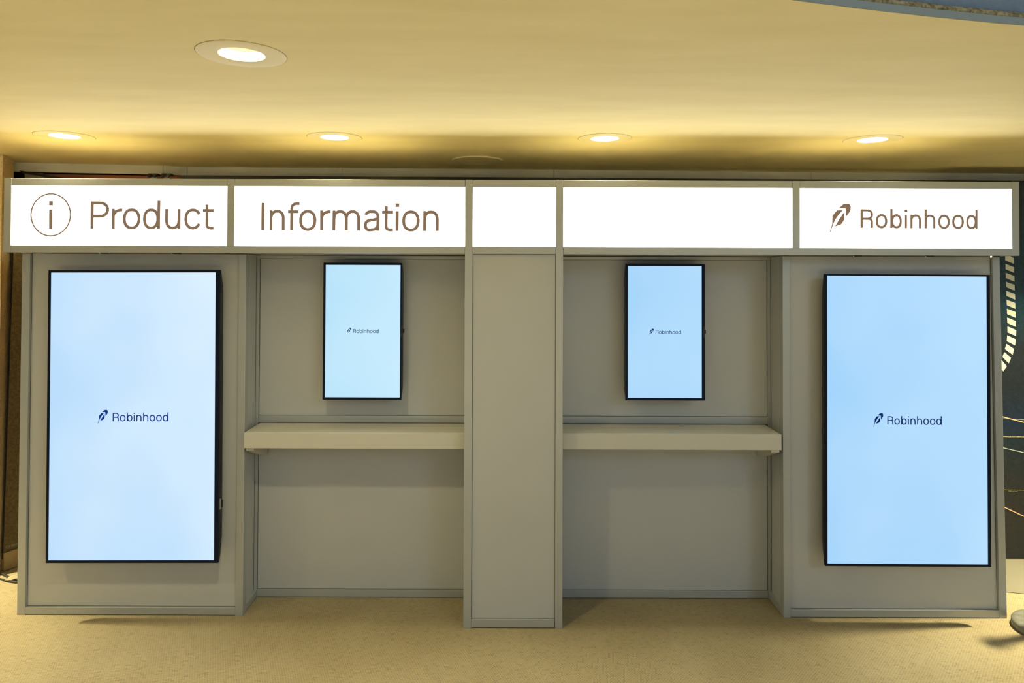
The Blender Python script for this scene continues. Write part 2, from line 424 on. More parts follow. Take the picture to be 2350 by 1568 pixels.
def stroke_faces(bm, path, s, f):
    P = [Vector(p) for p in path]
    q = [P[0]]
    for p in P[1:]:
        if (p - q[-1]).length > 1e-5: q.append(p)
    P = q; n = len(P); closed = n > 8 and (P[0] - P[-1]).length < 1e-3
    L, R = [], []
    for i in range(n):
        if closed: a, b = P[(i - 1) % (n - 1)], P[(i + 1) % (n - 1)] if i < n - 1 else P[1]
        else: a, b = P[max(i - 1, 0)], P[min(i + 1, n - 1)]
        d1 = (P[i] - a); d2 = (b - P[i])
        if d1.length < 1e-6: d1 = d2
        if d2.length < 1e-6: d2 = d1
        d = (d1.normalized() + d2.normalized())
        if d.length < 1e-6: d = d2
        d.normalize(); nrm = Vector((-d.y, d.x))
        k = max(0.6, abs(nrm.dot(Vector((-d2.normalized().y, d2.normalized().x)))))
        L.append(P[i] + nrm * (s / 2 / k)); R.append(P[i] - nrm * (s / 2 / k))
    vl = [bm.verts.new(f(p)) for p in L]; vr = [bm.verts.new(f(p)) for p in R]
    for i in range(n - 1): bm.faces.new((vl[i], vr[i], vr[i + 1], vl[i + 1]))

def lettering(name, material, parent, spec, x, y, z, cap, s, sx=1.0, rot=0.0):
    """spec: [(char, x_offset, width)] in cap heights"""
    mb = MB(); c, sn = math.cos(rot), math.sin(rot)
    for ch, xo, w in spec:
        st, po = glyph(ch, w, s)
        def f(p, xo=xo):
            u, v = (p[0] + xo) * cap * sx, p[1] * cap
            return (x + u * c - v * sn, y, z + u * sn + v * c)
        for path in st: stroke_faces(mb.bm, path, s, f)
        for q in po: mb.poly([f(p) for p in q])
    return mb.build(name, material, parent)

PRODUCT = [('P', 0, .675), ('r', .768, .385), ('o', 1.169, .641), ('d', 1.895, .63), ('u', 2.696, .562), ('c', 3.392, .625), ('t', 4.059, .40)]
INFORMATION = [('I', 0, .11), ('n', .294, .56), ('f', .958, .41), ('o', 1.361, .63), ('r', 2.118, .385), ('m', 2.563, 1.008), ('a', 3.697, .567),
               ('t', 4.349, .405), ('i', 4.84, .11), ('o', 5.076, .638), ('n', 5.832, .571)]
WORDMARK = [('R', 0, .68), ('o', .804, .627), ('b', 1.576, .627), ('i', 2.345, .12), ('n', 2.639, .584), ('h', 3.392, .588), ('o', 4.114, .631), ('o', 4.855, .635), ('d', 5.596, .62)]
FEATHER = [
 [(273,222),(300,197),(320,178),(338,165),(356,158),(400,157),(418,162),(430,175),(437,198),(438,222),(435,248),(422,276),(400,306),(375,340),(375,300),(373,240),(370,228),(360,222)],
 [(250,247),(332,247),(300,283),(270,318),(242,358),(220,395),(205,428),(192,462),(178,500),(166,530),(158,553),(147,551),(158,515),(170,475),(184,430),(186,400),(186,327),(215,290)],
 [(350,270),(350,375),(330,410),(306,442),(262,457),(218,472),(245,425),(282,365),(320,308)],
]
def feather(name, material, parent, x, y, z, cap, rot=0.0):
    """x: left tip; z: wordmark baseline"""
    mb = MB(); c, sn = math.cos(rot), math.sin(rot)
    for pts in FEATHER:
        P = []
        for px, py in pts:
            u, v = (px - 147) / 255 * cap, (487 - py) / 255 * cap
            P.append((x + u * c - v * sn, y, z + u * sn + v * c))
        mb.poly(P)
    bmesh.ops.triangulate(mb.bm, faces=mb.bm.faces)
    return mb.build(name, material, parent)

# ------------------------------------------------------------------ lights
def area_lamp(name, parent, loc, size, watts, color, spread=math.radians(150)):
    d = bpy.data.lights.new(name, 'AREA'); d.shape = 'DISK'; d.size = size; d.energy = watts; d.color = color; d.spread = spread
    o = bpy.data.objects.new(name, d); COL.objects.link(o)
    if parent: o.parent = parent; loc = off(parent, loc)
    o.location = loc
    return o

# ================================================================== SETTING
floor = struct(MB().box(-9, 9, -14, 2.2, -0.05, 0).build('floor', 'carpet'))

ROW = [(-2.155, 0.012), (-0.8455, 0.020), (0.4708, 0.028), (1.7813, 0.036)]
BIG = (-0.8076, -1.265)
EXTRA = [(-3.03, -1.35), (-3.45, 0.10), (3.10, 0.12)]        # the same ceiling's lamps just outside the view
HOLES = ROW + [BIG] + EXTRA

# ceiling: filled 2D curve with round openings for the lamps and a sweeping curved edge over the hall
AC, AR = (2.935, -9.455), 8.08
def rim_pts(r, x0=-4.4, x1=6.8, n=72):
    a0 = math.acos((x0 - AC[0]) / r); a1 = math.acos((x1 - AC[0]) / r)
    return [(AC[0] + r * math.cos(a0 + (a1 - a0) * i / n), AC[1] + r * math.sin(a0 + (a1 - a0) * i / n)) for i in range(n + 1)]
cu = bpy.data.curves.new('ceiling_outline', 'CURVE'); cu.dimensions = '2D'; cu.fill_mode = 'BOTH'; cu.extrude = 0.009
def spl(pts):
    s = cu.splines.new('POLY'); s.points.add(len(pts) - 1); s.use_cyclic_u = True
    for i, p in enumerate(pts): s.points[i].co = (p[0], p[1], 0, 1)
spl([(-7, 1.35)] + [(-7, -6.0), (-5.2, -6.0)] + rim_pts(AR) + [(7, 1.35)])
for hx, hy in HOLES: spl([(hx + 0.068 * math.cos(2 * math.pi * k / 48), hy + 0.068 * math.sin(2 * math.pi * k / 48)) for k in range(48)])
tmp = bpy.data.objects.new('tmp', cu); COL.objects.link(tmp)
dg = bpy.context.evaluated_depsgraph_get()
cme = bpy.data.meshes.new_from_object(tmp.evaluated_get(dg)); bpy.data.objects.remove(tmp); bpy.data.curves.remove(cu)
cme.name = 'ceiling'; cme.materials.clear()
ceiling = struct(link('ceiling', cme, 'plaster', loc=(0, 0, CEIL + 0.009)))

# ceiling edge: slim metal trim, jute rope and the blue-grey cove wall that rises behind it
def ribbon(r0, r1, z0, z1):
    mb = MB(); a = rim_pts(r0); b = rim_pts(r1)
    for i in range(len(a) - 1):
        mb.poly([(a[i][0], a[i][1], z0), (a[i + 1][0], a[i + 1][1], z0), (b[i + 1][0], b[i + 1][1], z1), (b[i][0], b[i][1], z1)])
    return mb
tr = MB()
A = rim_pts(AR - 0.004); B = rim_pts(AR + 0.03)
for i in range(len(A) - 1):
    (ax, ay), (bx, by), (cx_, cy_), (dx, dy) = A[i], A[i + 1], B[i + 1], B[i]
    z0, z1 = CEIL + 0.001, CEIL + 0.020
    v = [(ax, ay, z0), (bx, by, z0), (cx_, cy_, z0), (dx, dy, z0), (ax, ay, z1), (bx, by, z1), (cx_, cy_, z1), (dx, dy, z1)]
    for q in ((0, 1, 5, 4), (4, 5, 6, 7), (0, 3, 2, 1)): tr.poly([v[k] for k in q])
trim1 = struct(tr.build('trim_1', 'cove'))
rp = MB().tube([(x, y, CEIL + 0.030) for x, y in rim_pts(AR + 0.018, n=260)], 0.013, 10)
for v in rp.bm.verts:
    v.co += Vector((random.uniform(-1, 1), random.uniform(-1, 1), random.uniform(-1, 1))) * 0.0016
rope = rp.build('jute_rope', 'rope', trim1, smooth=True)
cove = ribbon(AR + 0.040, AR + 0.040, CEIL + 0.020, 3.6).build('cove_wall', 'cove_wall', trim1)

# back wall and the slim fascia boards under the ceiling
FAS = [(-2.9978, 0.8241), (-2.1365, 0.9395), (-2.009, 0.9901), (-1.045, 1.0103), (0.2895, 1.0427), (1.9549, 1.1196), (3.4411, 1.149), (7.0847, 1.1743)]
def strip(pts, dy0, dy1, z0, z1, gap=0.0015):
    out = []
    for (x0, y0), (x1, y1) in zip(pts, pts[1:]):
        mb = MB(); bm = mb.bm
        co = [(x0 + gap, y0 + dy0), (x1 - gap, y1 + dy0), (x1 - gap, y1 + dy1), (x0 + gap, y0 + dy1)]
        mb.prism(co, 'z', z0, z1); out.append(mb)
    return out
bk = MB()
for (x0, y0), (x1, y1) in zip(FAS, FAS[1:]):
    bk.prism([(x0, y0 + .023), (x1, y1 + .023), (x1, y1 + .03), (x0, y0 + .03)], 'z', 2.305, CEIL - 0.001)
fas = struct(bk.build('trim_2', 'dark_wall'))
for k, mb in enumerate(strip(FAS, 0.0, 0.022, 2.304, CEIL - 0.001)):
    mb.build('fascia_board', 'fascia', fas)
wb = strip([(-7, .91), (-2.0, 1.07), (7, 1.29)], 0.04, 0.12, 0.0, CEIL - 0.001, 0)
wall_back = struct(wb[0].build('wall_back', 'dark_wall'))
w2 = wb[1].build('wall_section', 'dark_wall', wall_back)

# left wall: textured pier whose corner shows beside the booth
wall_left = struct(MB().prism([(-7, 0.55), (-2.846, 0.55), (-2.925, 0.752), (-3.0, 0.80), (-7, 0.80)], 'z', 0, CEIL - 0.001).build('wall_left', 'wall'))

# right wall: dark printed mural with road-like marks
wall_right = struct(MB().box(2.72, 6.8, 0.832, 0.87, 0.0, 2.262).build('wall_right', 'mural'))
def mural_px(px, py):      # point of the mural measured as an offset from its inner edge
    return (2.9936 + (px - 2307.05) * 0.0026155, 1.815 - (py - 587.8) * 0.0026155)
RX = lambda a: (2200 + a[0] / 4.353, 540 + a[1] / 4.353)
for q in [[(466,205),(515,207),(551,228),(551,286),(466,250)], [(468,287),(553,320),(553,375),(469,340)], [(469,376),(555,408),(557,466),(471,428)],
          [(471,465),(557,498),(558,555),(473,518)], [(473,555),(560,590),(562,645),(475,607)], [(475,645),(562,678),(564,736),(478,700)],
          [(478,735),(565,768),(566,826),(480,790)], [(480,823),(568,860),(568,917),(482,878)], [(482,912),(570,950),(568,1010),(483,972)],
          [(480,1002),(565,1042),(557,1103),(475,1060)], [(470,1088),(546,1137),(532,1195),(456,1140)], [(450,1170),(516,1226),(492,1281),(431,1218)],
          [(415,1240),(473,1310),(437,1362),(392,1300)], [(466,120),(551,155),(551,208),(466,172)], [(464,40),(549,75),(550,130),(465,95)]]:
    P = [mural_px(*RX(p)) for p in q]
    MB().prism(P, 'y', 0.8302, 0.8318).build('dash_mark', 'cream_print', wall_right)
GX = lambda a: mural_px(2290 + a[0] / 3.92, 900 + a[1] / 3.92)
def mline(a, b, t, mt, ext=2.0):
    (x0, z0), (x1, z1) = GX(a), GX(b)
    dx, dz = x1 - x0, z1 - z0; L = math.hypot(dx, dz); nx, nz = -dz / L * t / 2, dx / L * t / 2
    xa, za, xb, zb = x0 - dx, z0 - dz, x1 + dx * ext, z1 + dz * ext
    return MB().prism([(xa + nx, za + nz), (xb + nx, zb + nz), (xb - nx, zb - nz), (xa - nx, za - nz)], 'y', 0.8302, 0.8318).build('painted_line', mt, wall_right)
mline((44, 225), (235, 275), 0.0055, 'peach'); mline((62, 1040), (235, 1120), 0.0055, 'peach')
mline((50, 503), (235, 545), 0.004, 'pale'); mline((130, 243), (235, 248), 0.0018, 'pale', 1.0)
mline((50, 402), (235, 404), 0.0085, 'glit'); mline((120, 878), (220, 880), 0.002, 'glit', 0.2); mline((120, 890), (160, 894), 0.002, 'glit', 0.1)

# cream platform lying on the floor in front of the mural
plat = MB().prism([(2.50, 0.445), (3.4, 0.21), (6.6, 0.21), (6.6, 0.829), (2.50, 0.829)], 'z', 0.0, 0.004).build('floor_platform', 'platform')
tag(plat, 'low smooth cream platform lying on the carpet below the dark mural wall', 'platform')

# ================================================================== BOOTH
ZT, ZGT, ZGB, ZB = 2.153, 2.117, 1.8275, 1.7935      # sign top, glass top, glass bottom, sign bottom
GY = 0.008                                             # glass plane set back from the frame face
BX = 0.312

def light_panel(parent, x0, x1, label=None):
    o = MB().box(x0, x1, GY, GY + 0.004, ZGB, ZGT).build('light_panel', 'sign', parent)
    MB().box(x0, x1, GY + 0.006, GY + 0.010, ZGB, ZGT).build('light_panel_blocker', 'white', parent)  # added unseen sheet that stops the panel glowing backwards
    if label: o['label'] = label
    return o

# ---- centre column
colm = thing('booth_column', (0.03, 0.156, 0), 'narrow white panelled column with grey metal posts between the two alcoves', 'column')
box('post', 'alu', colm, -0.2077, -0.1704, 0, 0.038, 0, ZT)
box('post', 'alu', colm, 0.2317, 0.2665, 0, 0.038, 0, ZT)
box('post', 'alu', colm, -0.2077, -0.1704, 0.274, BX, 0, ZT)
box('post', 'alu', colm, 0.2317, 0.2665, 0.274, BX, 0, ZT)
box('front_panel', 'panel', colm, -0.1704, 0.2317, 0.012, 0.018, 0.03, ZB + 0.002, bev=0)
for x in (-0.198, 0.250): box('side_panel', 'panel', colm, x, x + 0.006, 0.038, 0.274, 0.004, ZT - 0.004, bev=0)
for gx in (-0.1702, 0.2299): box('seam_shadow', 'seam_shadow', colm, gx, gx + 0.0018, 0.0105, 0.0125, 0.0425, ZB, bev=0)  # thin dark strips drawn as the shadow line beside posts and rails
box('seam_shadow', 'seam_shadow', colm, -0.170, 0.2315, 0.0105, 0.0125, 0.0420, 0.0440, bev=0)
box('seam_shadow', 'seam_shadow', colm, -0.170, 0.2315, 0.0105, 0.0125, ZB - 0.0020, ZB, bev=0)
box('bottom_rail', 'alu', colm, -0.1700, 0.2288, 0.001, 0.034, 0.004, 0.0425)
box('middle_rail', 'alu', colm, -0.1700, 0.2313, 0.001, 0.034, ZB, ZGB)
box('top_rail', 'alu', colm, -0.1700, 0.2313, 0.001, 0.034, ZGT, ZT - 0.001)
light_panel(colm, -0.1704, 0.2317, 'blank glowing white panel')
box('bounce_shelf', 'white', colm, -0.17, 0.231, 0.040, BX - 0.002, ZT - 0.085, ZT - 0.079, bev=0)  # added unseen sheet throwing lamp light back onto the ceiling

# ---- illuminated header signs
def header(x0, x1, xd0, xd1, end, label):
    """x0..x1 whole sign, xd0..xd1 divider post; end 'l' or 'r' is the free end"""
    t = thing('header_sign', ((x0 + x1) / 2, 0.15, ZB), label, 'sign')
    pw = 0.0350
    ex0, ex1 = (x0, x0 + pw) if end == 'l' else (x1 - pw, x1)
    a, b = (ex1, x1 - 0.001) if end == 'l' else (x0 + 0.001, ex0)
    box('end_post', 'alu', t, ex0, ex1, 0, 0.038, ZB, ZT)
    box('divider_post', 'alu', t, xd0, xd1, 0.0, 0.038, ZGB - 0.001, ZT - 0.001)
    box('top_rail', 'alu', t, a + 0.0005, xd0 - 0.0008, 0.001, 0.036, ZGT, ZT - 0.001)
    box('top_rail', 'alu', t, xd1 + 0.0008, b - 0.0005, 0.001, 0.036, ZGT, ZT - 0.001)
    box('bottom_rail', 'alu', t, a + 0.0005, b, 0.001, 0.036, ZB, ZGB)
    p1 = light_panel(t, a, xd0); p2 = light_panel(t, xd1, b)
    box('underside', 'panel', t, x0 + 0.002, x1 - 0.002, 0.037, 0.298, ZB + 0.001, ZB + 0.005, bev=0)
    box('back_panel', 'white', t, x0 + 0.002, x1 - 0.002, 0.292, 0.298, ZB + 0.006, ZT - 0.078, bev=0)
    box('bounce_cover', 'white', t, x0 + 0.012, x1 - 0.012, 0.040, 0.290, ZT - 0.085, ZT - 0.079, bev=0)  # unseen bounce sheet, added to keep the ceiling's light pools tight
    ox = x0 + 0.004 if end == 'l' else x1 - 0.010
    box('end_panel', 'white', t, ox, ox + 0.006, 0.039, 0.291, ZB + 0.006, ZT - 0.015, bev=0)
    return t, p1, p2
hl, pl1, pl2 = header(-2.4368, -0.2077, -1.3578, -1.3226, 'l', 'long backlit sign reading Product Information with a circled letter i')
pl1['label'] = 'glowing panel reading Product beside a circled i'; pl2['label'] = 'glowing panel reading Information'
hr, pr1, pr2 = header(0.2665, 2.4705, 1.3751, 1.4104, 'r', 'long backlit sign with a blank pane and a brown feather logo at its right end')
pr1['label'] = 'blank glowing white panel'; pr2['label'] = 'glowing panel with feather logo and wordmark'
LY = GY - 0.0012
lettering('lettering', 'vinyl', pl1, PRODUCT, -2.0215, LY, 1.9085, 0.1338, 0.114)
lettering('lettering', 'vinyl', pl2, INFORMATION, -1.1948, LY, 1.9040, 0.1343, 0.116, rot=-0.0016)
lettering('lettering', 'vinyl', pr2, WORDMARK, 1.7058, LY, 1.9262, 0.0914, 0.134, rot=-0.0060)
feather('feather_logo', 'vinyl', pr2, 1.5559, LY, 1.9262, 0.0914)
ic = MB()
n = 64
for k in range(n):
    a, b = 2 * math.pi * k / n, 2 * math.pi * (k + 1) / n
    f = lambda t, e: (-2.2140 + (0.0990 - e) * math.cos(t), LY, 1.9757 + (0.1056 - e) * math.sin(t))
    ic.poly([f(a, 0), f(b, 0), f(b, 0.0072), f(a, 0.0072)])
ic.poly([(-2.2222, LY, 1.9073), (-2.2050, LY, 1.9073), (-2.2050, LY, 2.0020), (-2.2222, LY, 2.0020)])
ic.poly([(-2.2228, LY, 2.0212), (-2.2038, LY, 2.0212), (-2.2038, LY, 2.0424), (-2.2228, LY, 2.0424)])
bmesh.ops.remove_doubles(ic.bm, verts=ic.bm.verts, dist=1e-6)
ic.build('info_symbol', 'vinyl', pl1)

# ---- towers carrying the large screens
def tower(x0, x1, w0, w1, inner, label, lean=0.0):
    t = thing('display_tower', ((x0 + x1) / 2, 0.21, 0), label, 'display stand')
    Y0, Y1 = 0.115, 0.345; top = ZB - 0.003
    box('post', 'alu', t, x0, x0 + w0, Y0, Y0 + 0.04, 0, top, lean=(0 if inner == 'l' else 0))
    ln = lean
    box('post', 'alu', t, x1 - w1, x1, Y0, Y0 + 0.04, 0, top, lean=ln)
    a, b = x0 + w0, x1 - w1
    # front panel reaches behind the posts so that the slight lean leaves no gap
    MB().box(a - 0.004, b + 0.004, Y0 + 0.016, Y0 + 0.022, 0.03, top, 0).build('front_panel', 'panel', t)
    box('bottom_rail', 'alu', t, a + 0.0006, b - 0.0006, Y0 + 0.001, Y0 + 0.036, 0.003, 0.0385)
    box('seam_shadow', 'seam_shadow', t, a - 0.0005, a + 0.0015, Y0 + 0.0145, Y0 + 0.0165, 0.0385, top, bev=0)
    box('seam_shadow', 'seam_shadow', t, b - 0.0015, b + 0.0005, Y0 + 0.0145, Y0 + 0.0165, 0.0385, top, bev=0, lean=ln)
    box('seam_shadow', 'seam_shadow', t, a, b, Y0 + 0.0145, Y0 + 0.0165, 0.0383, 0.0402, bev=0)
    if inner == 'r': si, so = x1 - 0.0250, x0 + 0.010
    else: si, so = x0 + 0.0150, x1 - 0.045
    box('side_panel', 'panel', t, si, si + 0.006, Y0 + 0.040, Y1, 0.03, top, bev=0)
    box('side_panel', 'panel', t, so, so + 0.006, Y0 + 0.040, Y1, 0.004, top, bev=0)
    if inner == 'r': box('side_rail', 'alu', t, x1 - 0.030, x1 - 0.001, Y0 + 0.0405, 0.311, 0.003, 0.0385)
    else: box('side_rail', 'alu', t, x0 + 0.001, x0 + 0.030, Y0 + 0.0405, 0.311, 0.003, 0.0385)
    return t
tower(-2.4242, -1.3064, 0.0395, 0.0369, 'r', 'white panelled tower under the Product sign, at the left end of the booth')
tower(1.3713, 2.4770, 0.0360, 0.0365, 'l', 'white panelled tower under the feather logo sign, at the right end of the booth', lean=-0.022)

# ---- alcove back walls
def alcove(x0, x1, px, label):
    t = thing('alcove_wall', ((x0 + x1) / 2, 0.335, 0), label, 'wall panel')
    box('post', 'alu', t, px[0], px[1], BX, BX + 0.034, 0, ZB - 0.003, bev=0.001)
    box('upper_panel', 'panel', t, x0, x1, BX + 0.010, BX + 0.016, 0.945, ZB - 0.003, bev=0)
    box('lower_panel', 'panel', t, x0, x1, BX + 0.010, BX + 0.016, 0.030, 0.915, bev=0)
    box('middle_rail', 'alu', t, x0, x1, BX + 0.001, BX + 0.030, 0.9125, 0.949)
    box('bottom_rail', 'alu', t, x0, x1, BX + 0.001, BX + 0.030, 0.003, 0.0405)
    box('top_rail', 'alu', t, x0, x1, BX + 0.001, BX + 0.030, 1.7740, ZB - 0.003)
    for z in (0.0405, 0.949, 1.7722): box('seam_shadow', 'seam_shadow', t, x0, x1, BX + 0.0085, BX + 0.0105, z - 0.0002, z + 0.0018, bev=0)
    box('seam_shadow', 'seam_shadow', t, x0, x1, BX - 0.0005, BX + 0.0015, 0.9108, 0.9128, bev=0)
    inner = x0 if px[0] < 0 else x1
    box('seam_shadow', 'seam_shadow', t, inner - 0.0014, inner + 0.0014, BX + 0.0075, BX + 0.0105, 0.0405, 1.774, bev=0)
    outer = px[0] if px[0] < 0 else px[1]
    box('seam_shadow', 'seam_shadow', t, outer - 0.0012, outer + 0.0012, BX - 0.0030, BX + 0.0005, 0.004, 1.789, bev=0)
    return t
alcove(-1.3085, -0.2085, (-1.3253, -1.3092), 'white back wall of the alcove between the left tower and the column')
alcove(0.2675, 1.3690, (1.3696, 1.3857), 'white back wall of the alcove between the column and the right tower')

# ---- counter shelves
def counter(x0, x1, xb, label):
    t = thing('counter_shelf', ((x0 + x1) / 2, 0.2, 0.83), label, 'shelf')
    MB().box(x0 + 0.004, x1 - 0.004, 0.100, 0.3105, 0.8785, 0.9105, bev=0.003).build('shelf_top', 'shelf', t)
    MB().box(x0, x1, 0.0945, 0.1135, 0.8305, 0.9080, bev=0.0035).build('front_edge', 'shelf', t)
    s = 1 if xb == 'l' else -1
    e = x0 + 0.004 if xb == 'l' else x1 - 0.004
    xs = sorted((e, e + s * 0.040))
    MB().prism([(0.114, 0.878), (0.311, 0.878), (0.311, 0.750), (0.300, 0.745), (0.114, 0.815)], 'x', xs[0], xs[1]).build('bracket', 'shelf', t)
    return t
counter(-1.3020, -0.2095, 'l', 'cream counter shelf in the left alcove below the small screen')
counter(0.2685, 1.3560, 'r', 'cream counter shelf in the right alcove below the small screen')

# ---- screens
def tv(x0, x1, z0, z1, yf, yw, bz, thick, mt, ink, logo, label, roll=0.0, tilt=0.0, big=True, sensor=True):
    """yf: front plane; yw: plane of the panel it hangs on; bz=(left,right,top,bottom) bezel widths; logo=(text x, z, width, feather x)"""
    cx, cz = (x0 + x1) / 2, (z0 + z1) / 2
    t = thing('flat_screen', (cx, yw, cz), label, 'screen', None)
    l, r, tp, bt = bz; D = 0.014
    # bezel ring
    mb = MB(); bm = mb.bm
    O = [(x0, z0), (x1, z0), (x1, z1), (x0, z1)]; I = [(x0 + l, z0 + bt), (x1 - r, z0 + bt), (x1 - r, z1 - tp), (x0 + l, z1 - tp)]
    vo = [bm.verts.new((p[0], yf, p[1])) for p in O]; vi = [bm.verts.new((p[0], yf, p[1])) for p in I]
    vo2 = [bm.verts.new((p[0], yf + D, p[1])) for p in O]; vi2 = [bm.verts.new((p[0], yf + D, p[1])) for p in I]
    for i in range(4):
        j = (i + 1) % 4
        bm.faces.new((vo[i], vo[j], vi[j], vi[i])); bm.faces.new((vo2[i], vo2[j], vi2[j], vi2[i]))
        bm.faces.new((vo[i], vo[j], vo2[j], vo2[i])); bm.faces.new((vi[i], vi[j], vi2[j], vi2[i]))
    mb.build('bezel', 'bezel', t)
    d = MB().box(x0 + l - 0.0005, x1 - r + 0.0005, yf + 0.003, yf + 0.009, z0 + bt - 0.0005, z1 - tp + 0.0005).build('display', mt, t)
    cap = logo[2] / 6.57
    lettering('wordmark', ink, d, WORDMARK, logo[0], yf + 0.0022, logo[1], cap, 0.120, sx=1.057)
    feather('feather_logo', ink, d, logo[3], yf + 0.0022, logo[1], cap * 1.04)
    # housing bulging towards its middle
    k = 0.12 if big else 0.06; q = 0.010
    ya, yb = yf + D, yf + thick
    prof = [(ya, z0 + 0.004), (ya + 0.010, z0 + 0.004), (ya + (yb - ya) * .55, z0 + k * .30), (ya + (yb - ya) * .85, z0 + k * .65), (yb, z0 + k),
            (yb, z1 - k), (ya + (yb - ya) * .85, z1 - k * .65), (ya + (yb - ya) * .55, z1 - k * .30), (ya + 0.010, z1 - 0.004), (ya, z1 - 0.004)]
    MB().prism(prof, 'x', x0 + 0.003, x1 - 0.003).build('housing', 'housing', t)
    # vents cut along the right side
    vx = x1 - 0.003; H = z1 - z0
    for a, b in ((0.54, 0.80), (0.24, 0.44)):
        mb = MB(); n = 34 if big else 18
        for i in range(n):
            z = z0 + H * (a + (b - a) * i / n)
            mb.box(vx, vx + 0.0012, yb - 0.022, yb - 0.006, z, z + H * (b - a) / n * 0.5)
        o = mb.build('vent', 'black', t); o['kind'] = 'stuff'
    if big:
        for zz in (0.115, 0.100, 0.085, 0.07, 0.93, 0.945):
            MB().box(vx, vx + 0.0014, ya + 0.014, ya + 0.020, z0 + H * zz, z0 + H * zz + 0.007).build('port', 'black', t)
        po = MB().box(vx, vx + 0.004, ya + 0.002, ya + 0.018, z0 + H * 0.177, z0 + H * 0.212, 0.001).build('port_cover', 'silver', t)
        MB().box(x1 - 0.012, x1 + 0.0035, ya + 0.020, ya + 0.034, z0 + H * 0.180, z0 + H * 0.205, 0.001).build('cable_clip', 'black', t)
    else:
        MB().box(x1 - 0.006, x1 + 0.010, yf + 0.018, yf + 0.032, z0 + H * 0.485, z0 + H * 0.515, 0.002).build('remote_sensor', 'black', t)
        MB().box(x1 - 0.0085, x1 - 0.001, yf - 0.0012, yf + 0.0005, z0 + H * 0.46, z0 + H * 0.54, 0.0005).build('sensor_strip', 'housing', t)
    MB().box(cx - 0.12, cx + 0.12, yb, yw - 0.0005, cz - 0.14, cz + 0.14).build('wall_mount', 'black', t)
    t.rotation_euler = (tilt, roll, 0)
    return t
P1 = 0.131
tv(-2.2400, -1.4035, 0.2890, 1.7100, 0.040, P1, (.0118, .0200, .0125, .0125), 0.052, 'screen_l', 'navy', (-1.9215, 0.9733, 0.271, -1.9945),
   'large portrait screen with a small blue feather logo, on the left tower', roll=-0.0045)
tv(1.5470, 2.3520, 0.2845, 1.7022, 0.040, P1, (.0105, .0150, .0090, .0115), 0.040, 'screen_r', 'navy_dark', (1.8504, 0.9705, 0.265, 1.7825),
   'large portrait screen with a small navy feather logo, on the right tower', roll=0.0025)
P2 = BX + 0.010
tv(-0.9440, -0.5420, 1.0512, 1.7518, 0.205, P2, (.0112, .0078, .0118, .0128), 0.075, 'screen_sl', 'navy_dark', (-0.7903, 1.3922, 0.130, -0.8228),
   'small portrait screen on the left alcove wall, pale cyan display', roll=0.0, big=False)
tv(0.6030, 1.0090, 1.0540, 1.7520, 0.205, P2, (.0118, .0162, .0122, .0128), 0.058, 'screen_sr', 'navy_dark', (0.7576, 1.3930, 0.129, 0.7240),
   'small portrait screen on the right alcove wall, deeper blue display', roll=0.0, big=False)

# ---- small cabinet lights clipped beneath the sign
def puck(x, label, lit=False):
    t = thing('clip_light', (x, 0.02, ZB), label, 'light', 'clip lights under the signs')
    MB().box(x + 0.004, x + 0.038, 0.012, 0.034, ZB - 0.0055, ZB - 0.0002, 0.0015).build('body', 'housing', t)
    mb = MB(); bmesh.ops.create_uvsphere(mb.bm, u_segments=12, v_segments=8, radius=0.0036)
    for v in mb.bm.verts: v.co += Vector((x, 0.022, ZB - 0.0045))
    mb.build('bulb', 'led' if lit else 'glint', t, smooth=True)
puck(-1.981, 'tiny clip light below the circled i of the Product sign')
puck(-1.631, 'tiny clip light below the word Product')
puck(1.680, 'tiny clip light below the feather logo')
puck(2.030, 'tiny clip light below the lettering beside the feather logo')
puck(2.348, 'lit tiny clip light at the top right corner of the right tower', True)

# ================================================================== CEILING LAMPS
WARM = (1.0, 0.93, 0.76)
def downlight(x, y, label, watts, group='recessed ceiling lamps', color=(1.0, 0.86, 0.50), spread=150, rim=0.130, size=0.11):
    t = thing('ceiling_downlight', (x, y, CEIL), label, 'ceiling light', group)
    MB().lathe([(0.0665, 0.0), (0.0665, -0.0012), (0.0690, -0.0018), (rim - 0.002, -0.0018), (rim, -0.0012), (rim, 0.0)], (x, y, CEIL), 64).build('trim_ring', 'rim', t, smooth=True)
    MB().lathe([(rim, -0.0003), (rim + 0.0016, -0.0003)], (x, y, CEIL), 64).build('shadow_gap', 'rim_gap', t)  # thin dark ring, the rim's shade put into the colour
    MB().lathe([(0.0665, 0.0), (0.064, 0.02), (0.058, 0.045)], (x, y, CEIL), 48).build('reflector', 'reflector', t, smooth=True)
    MB().disc(0.0645, 0.042, (x, y, CEIL)).build('lamp', 'lamp', t)
    area_lamp('bulb', t, (x, y, CEIL + 0.030), size, watts, color, math.radians(spread))
    return t
downlight(*ROW[0], 'recessed ceiling lamp above the Product sign, leftmost of the row', ROW_W)
downlight(*ROW[1], 'recessed ceiling lamp above the word Information', ROW_W)
downlight(*ROW[2], 'recessed ceiling lamp above the blank pane right of the column', ROW_W)
downlight(*ROW[3], 'recessed ceiling lamp above the feather logo, rightmost of the row', ROW_W)
downlight(*BIG, 'recessed ceiling lamp nearest the viewer, alone in front of the row', KEY_W)
downlight(*EXTRA[0], 'recessed ceiling lamp in front of the booth, outside the left edge', KEY_W)
downlight(*EXTRA[1], 'recessed ceiling lamp past the left end of the booth', END_W, spread=85)
downlight(*EXTRA[2], 'recessed ceiling lamp past the right end of the booth', END_W, spread=85)
cp = thing('ceiling_cover_plate', (-0.1811, 0.6817, CEIL), 'round blank cover plate on the dark strip of ceiling behind the column', 'cover plate')
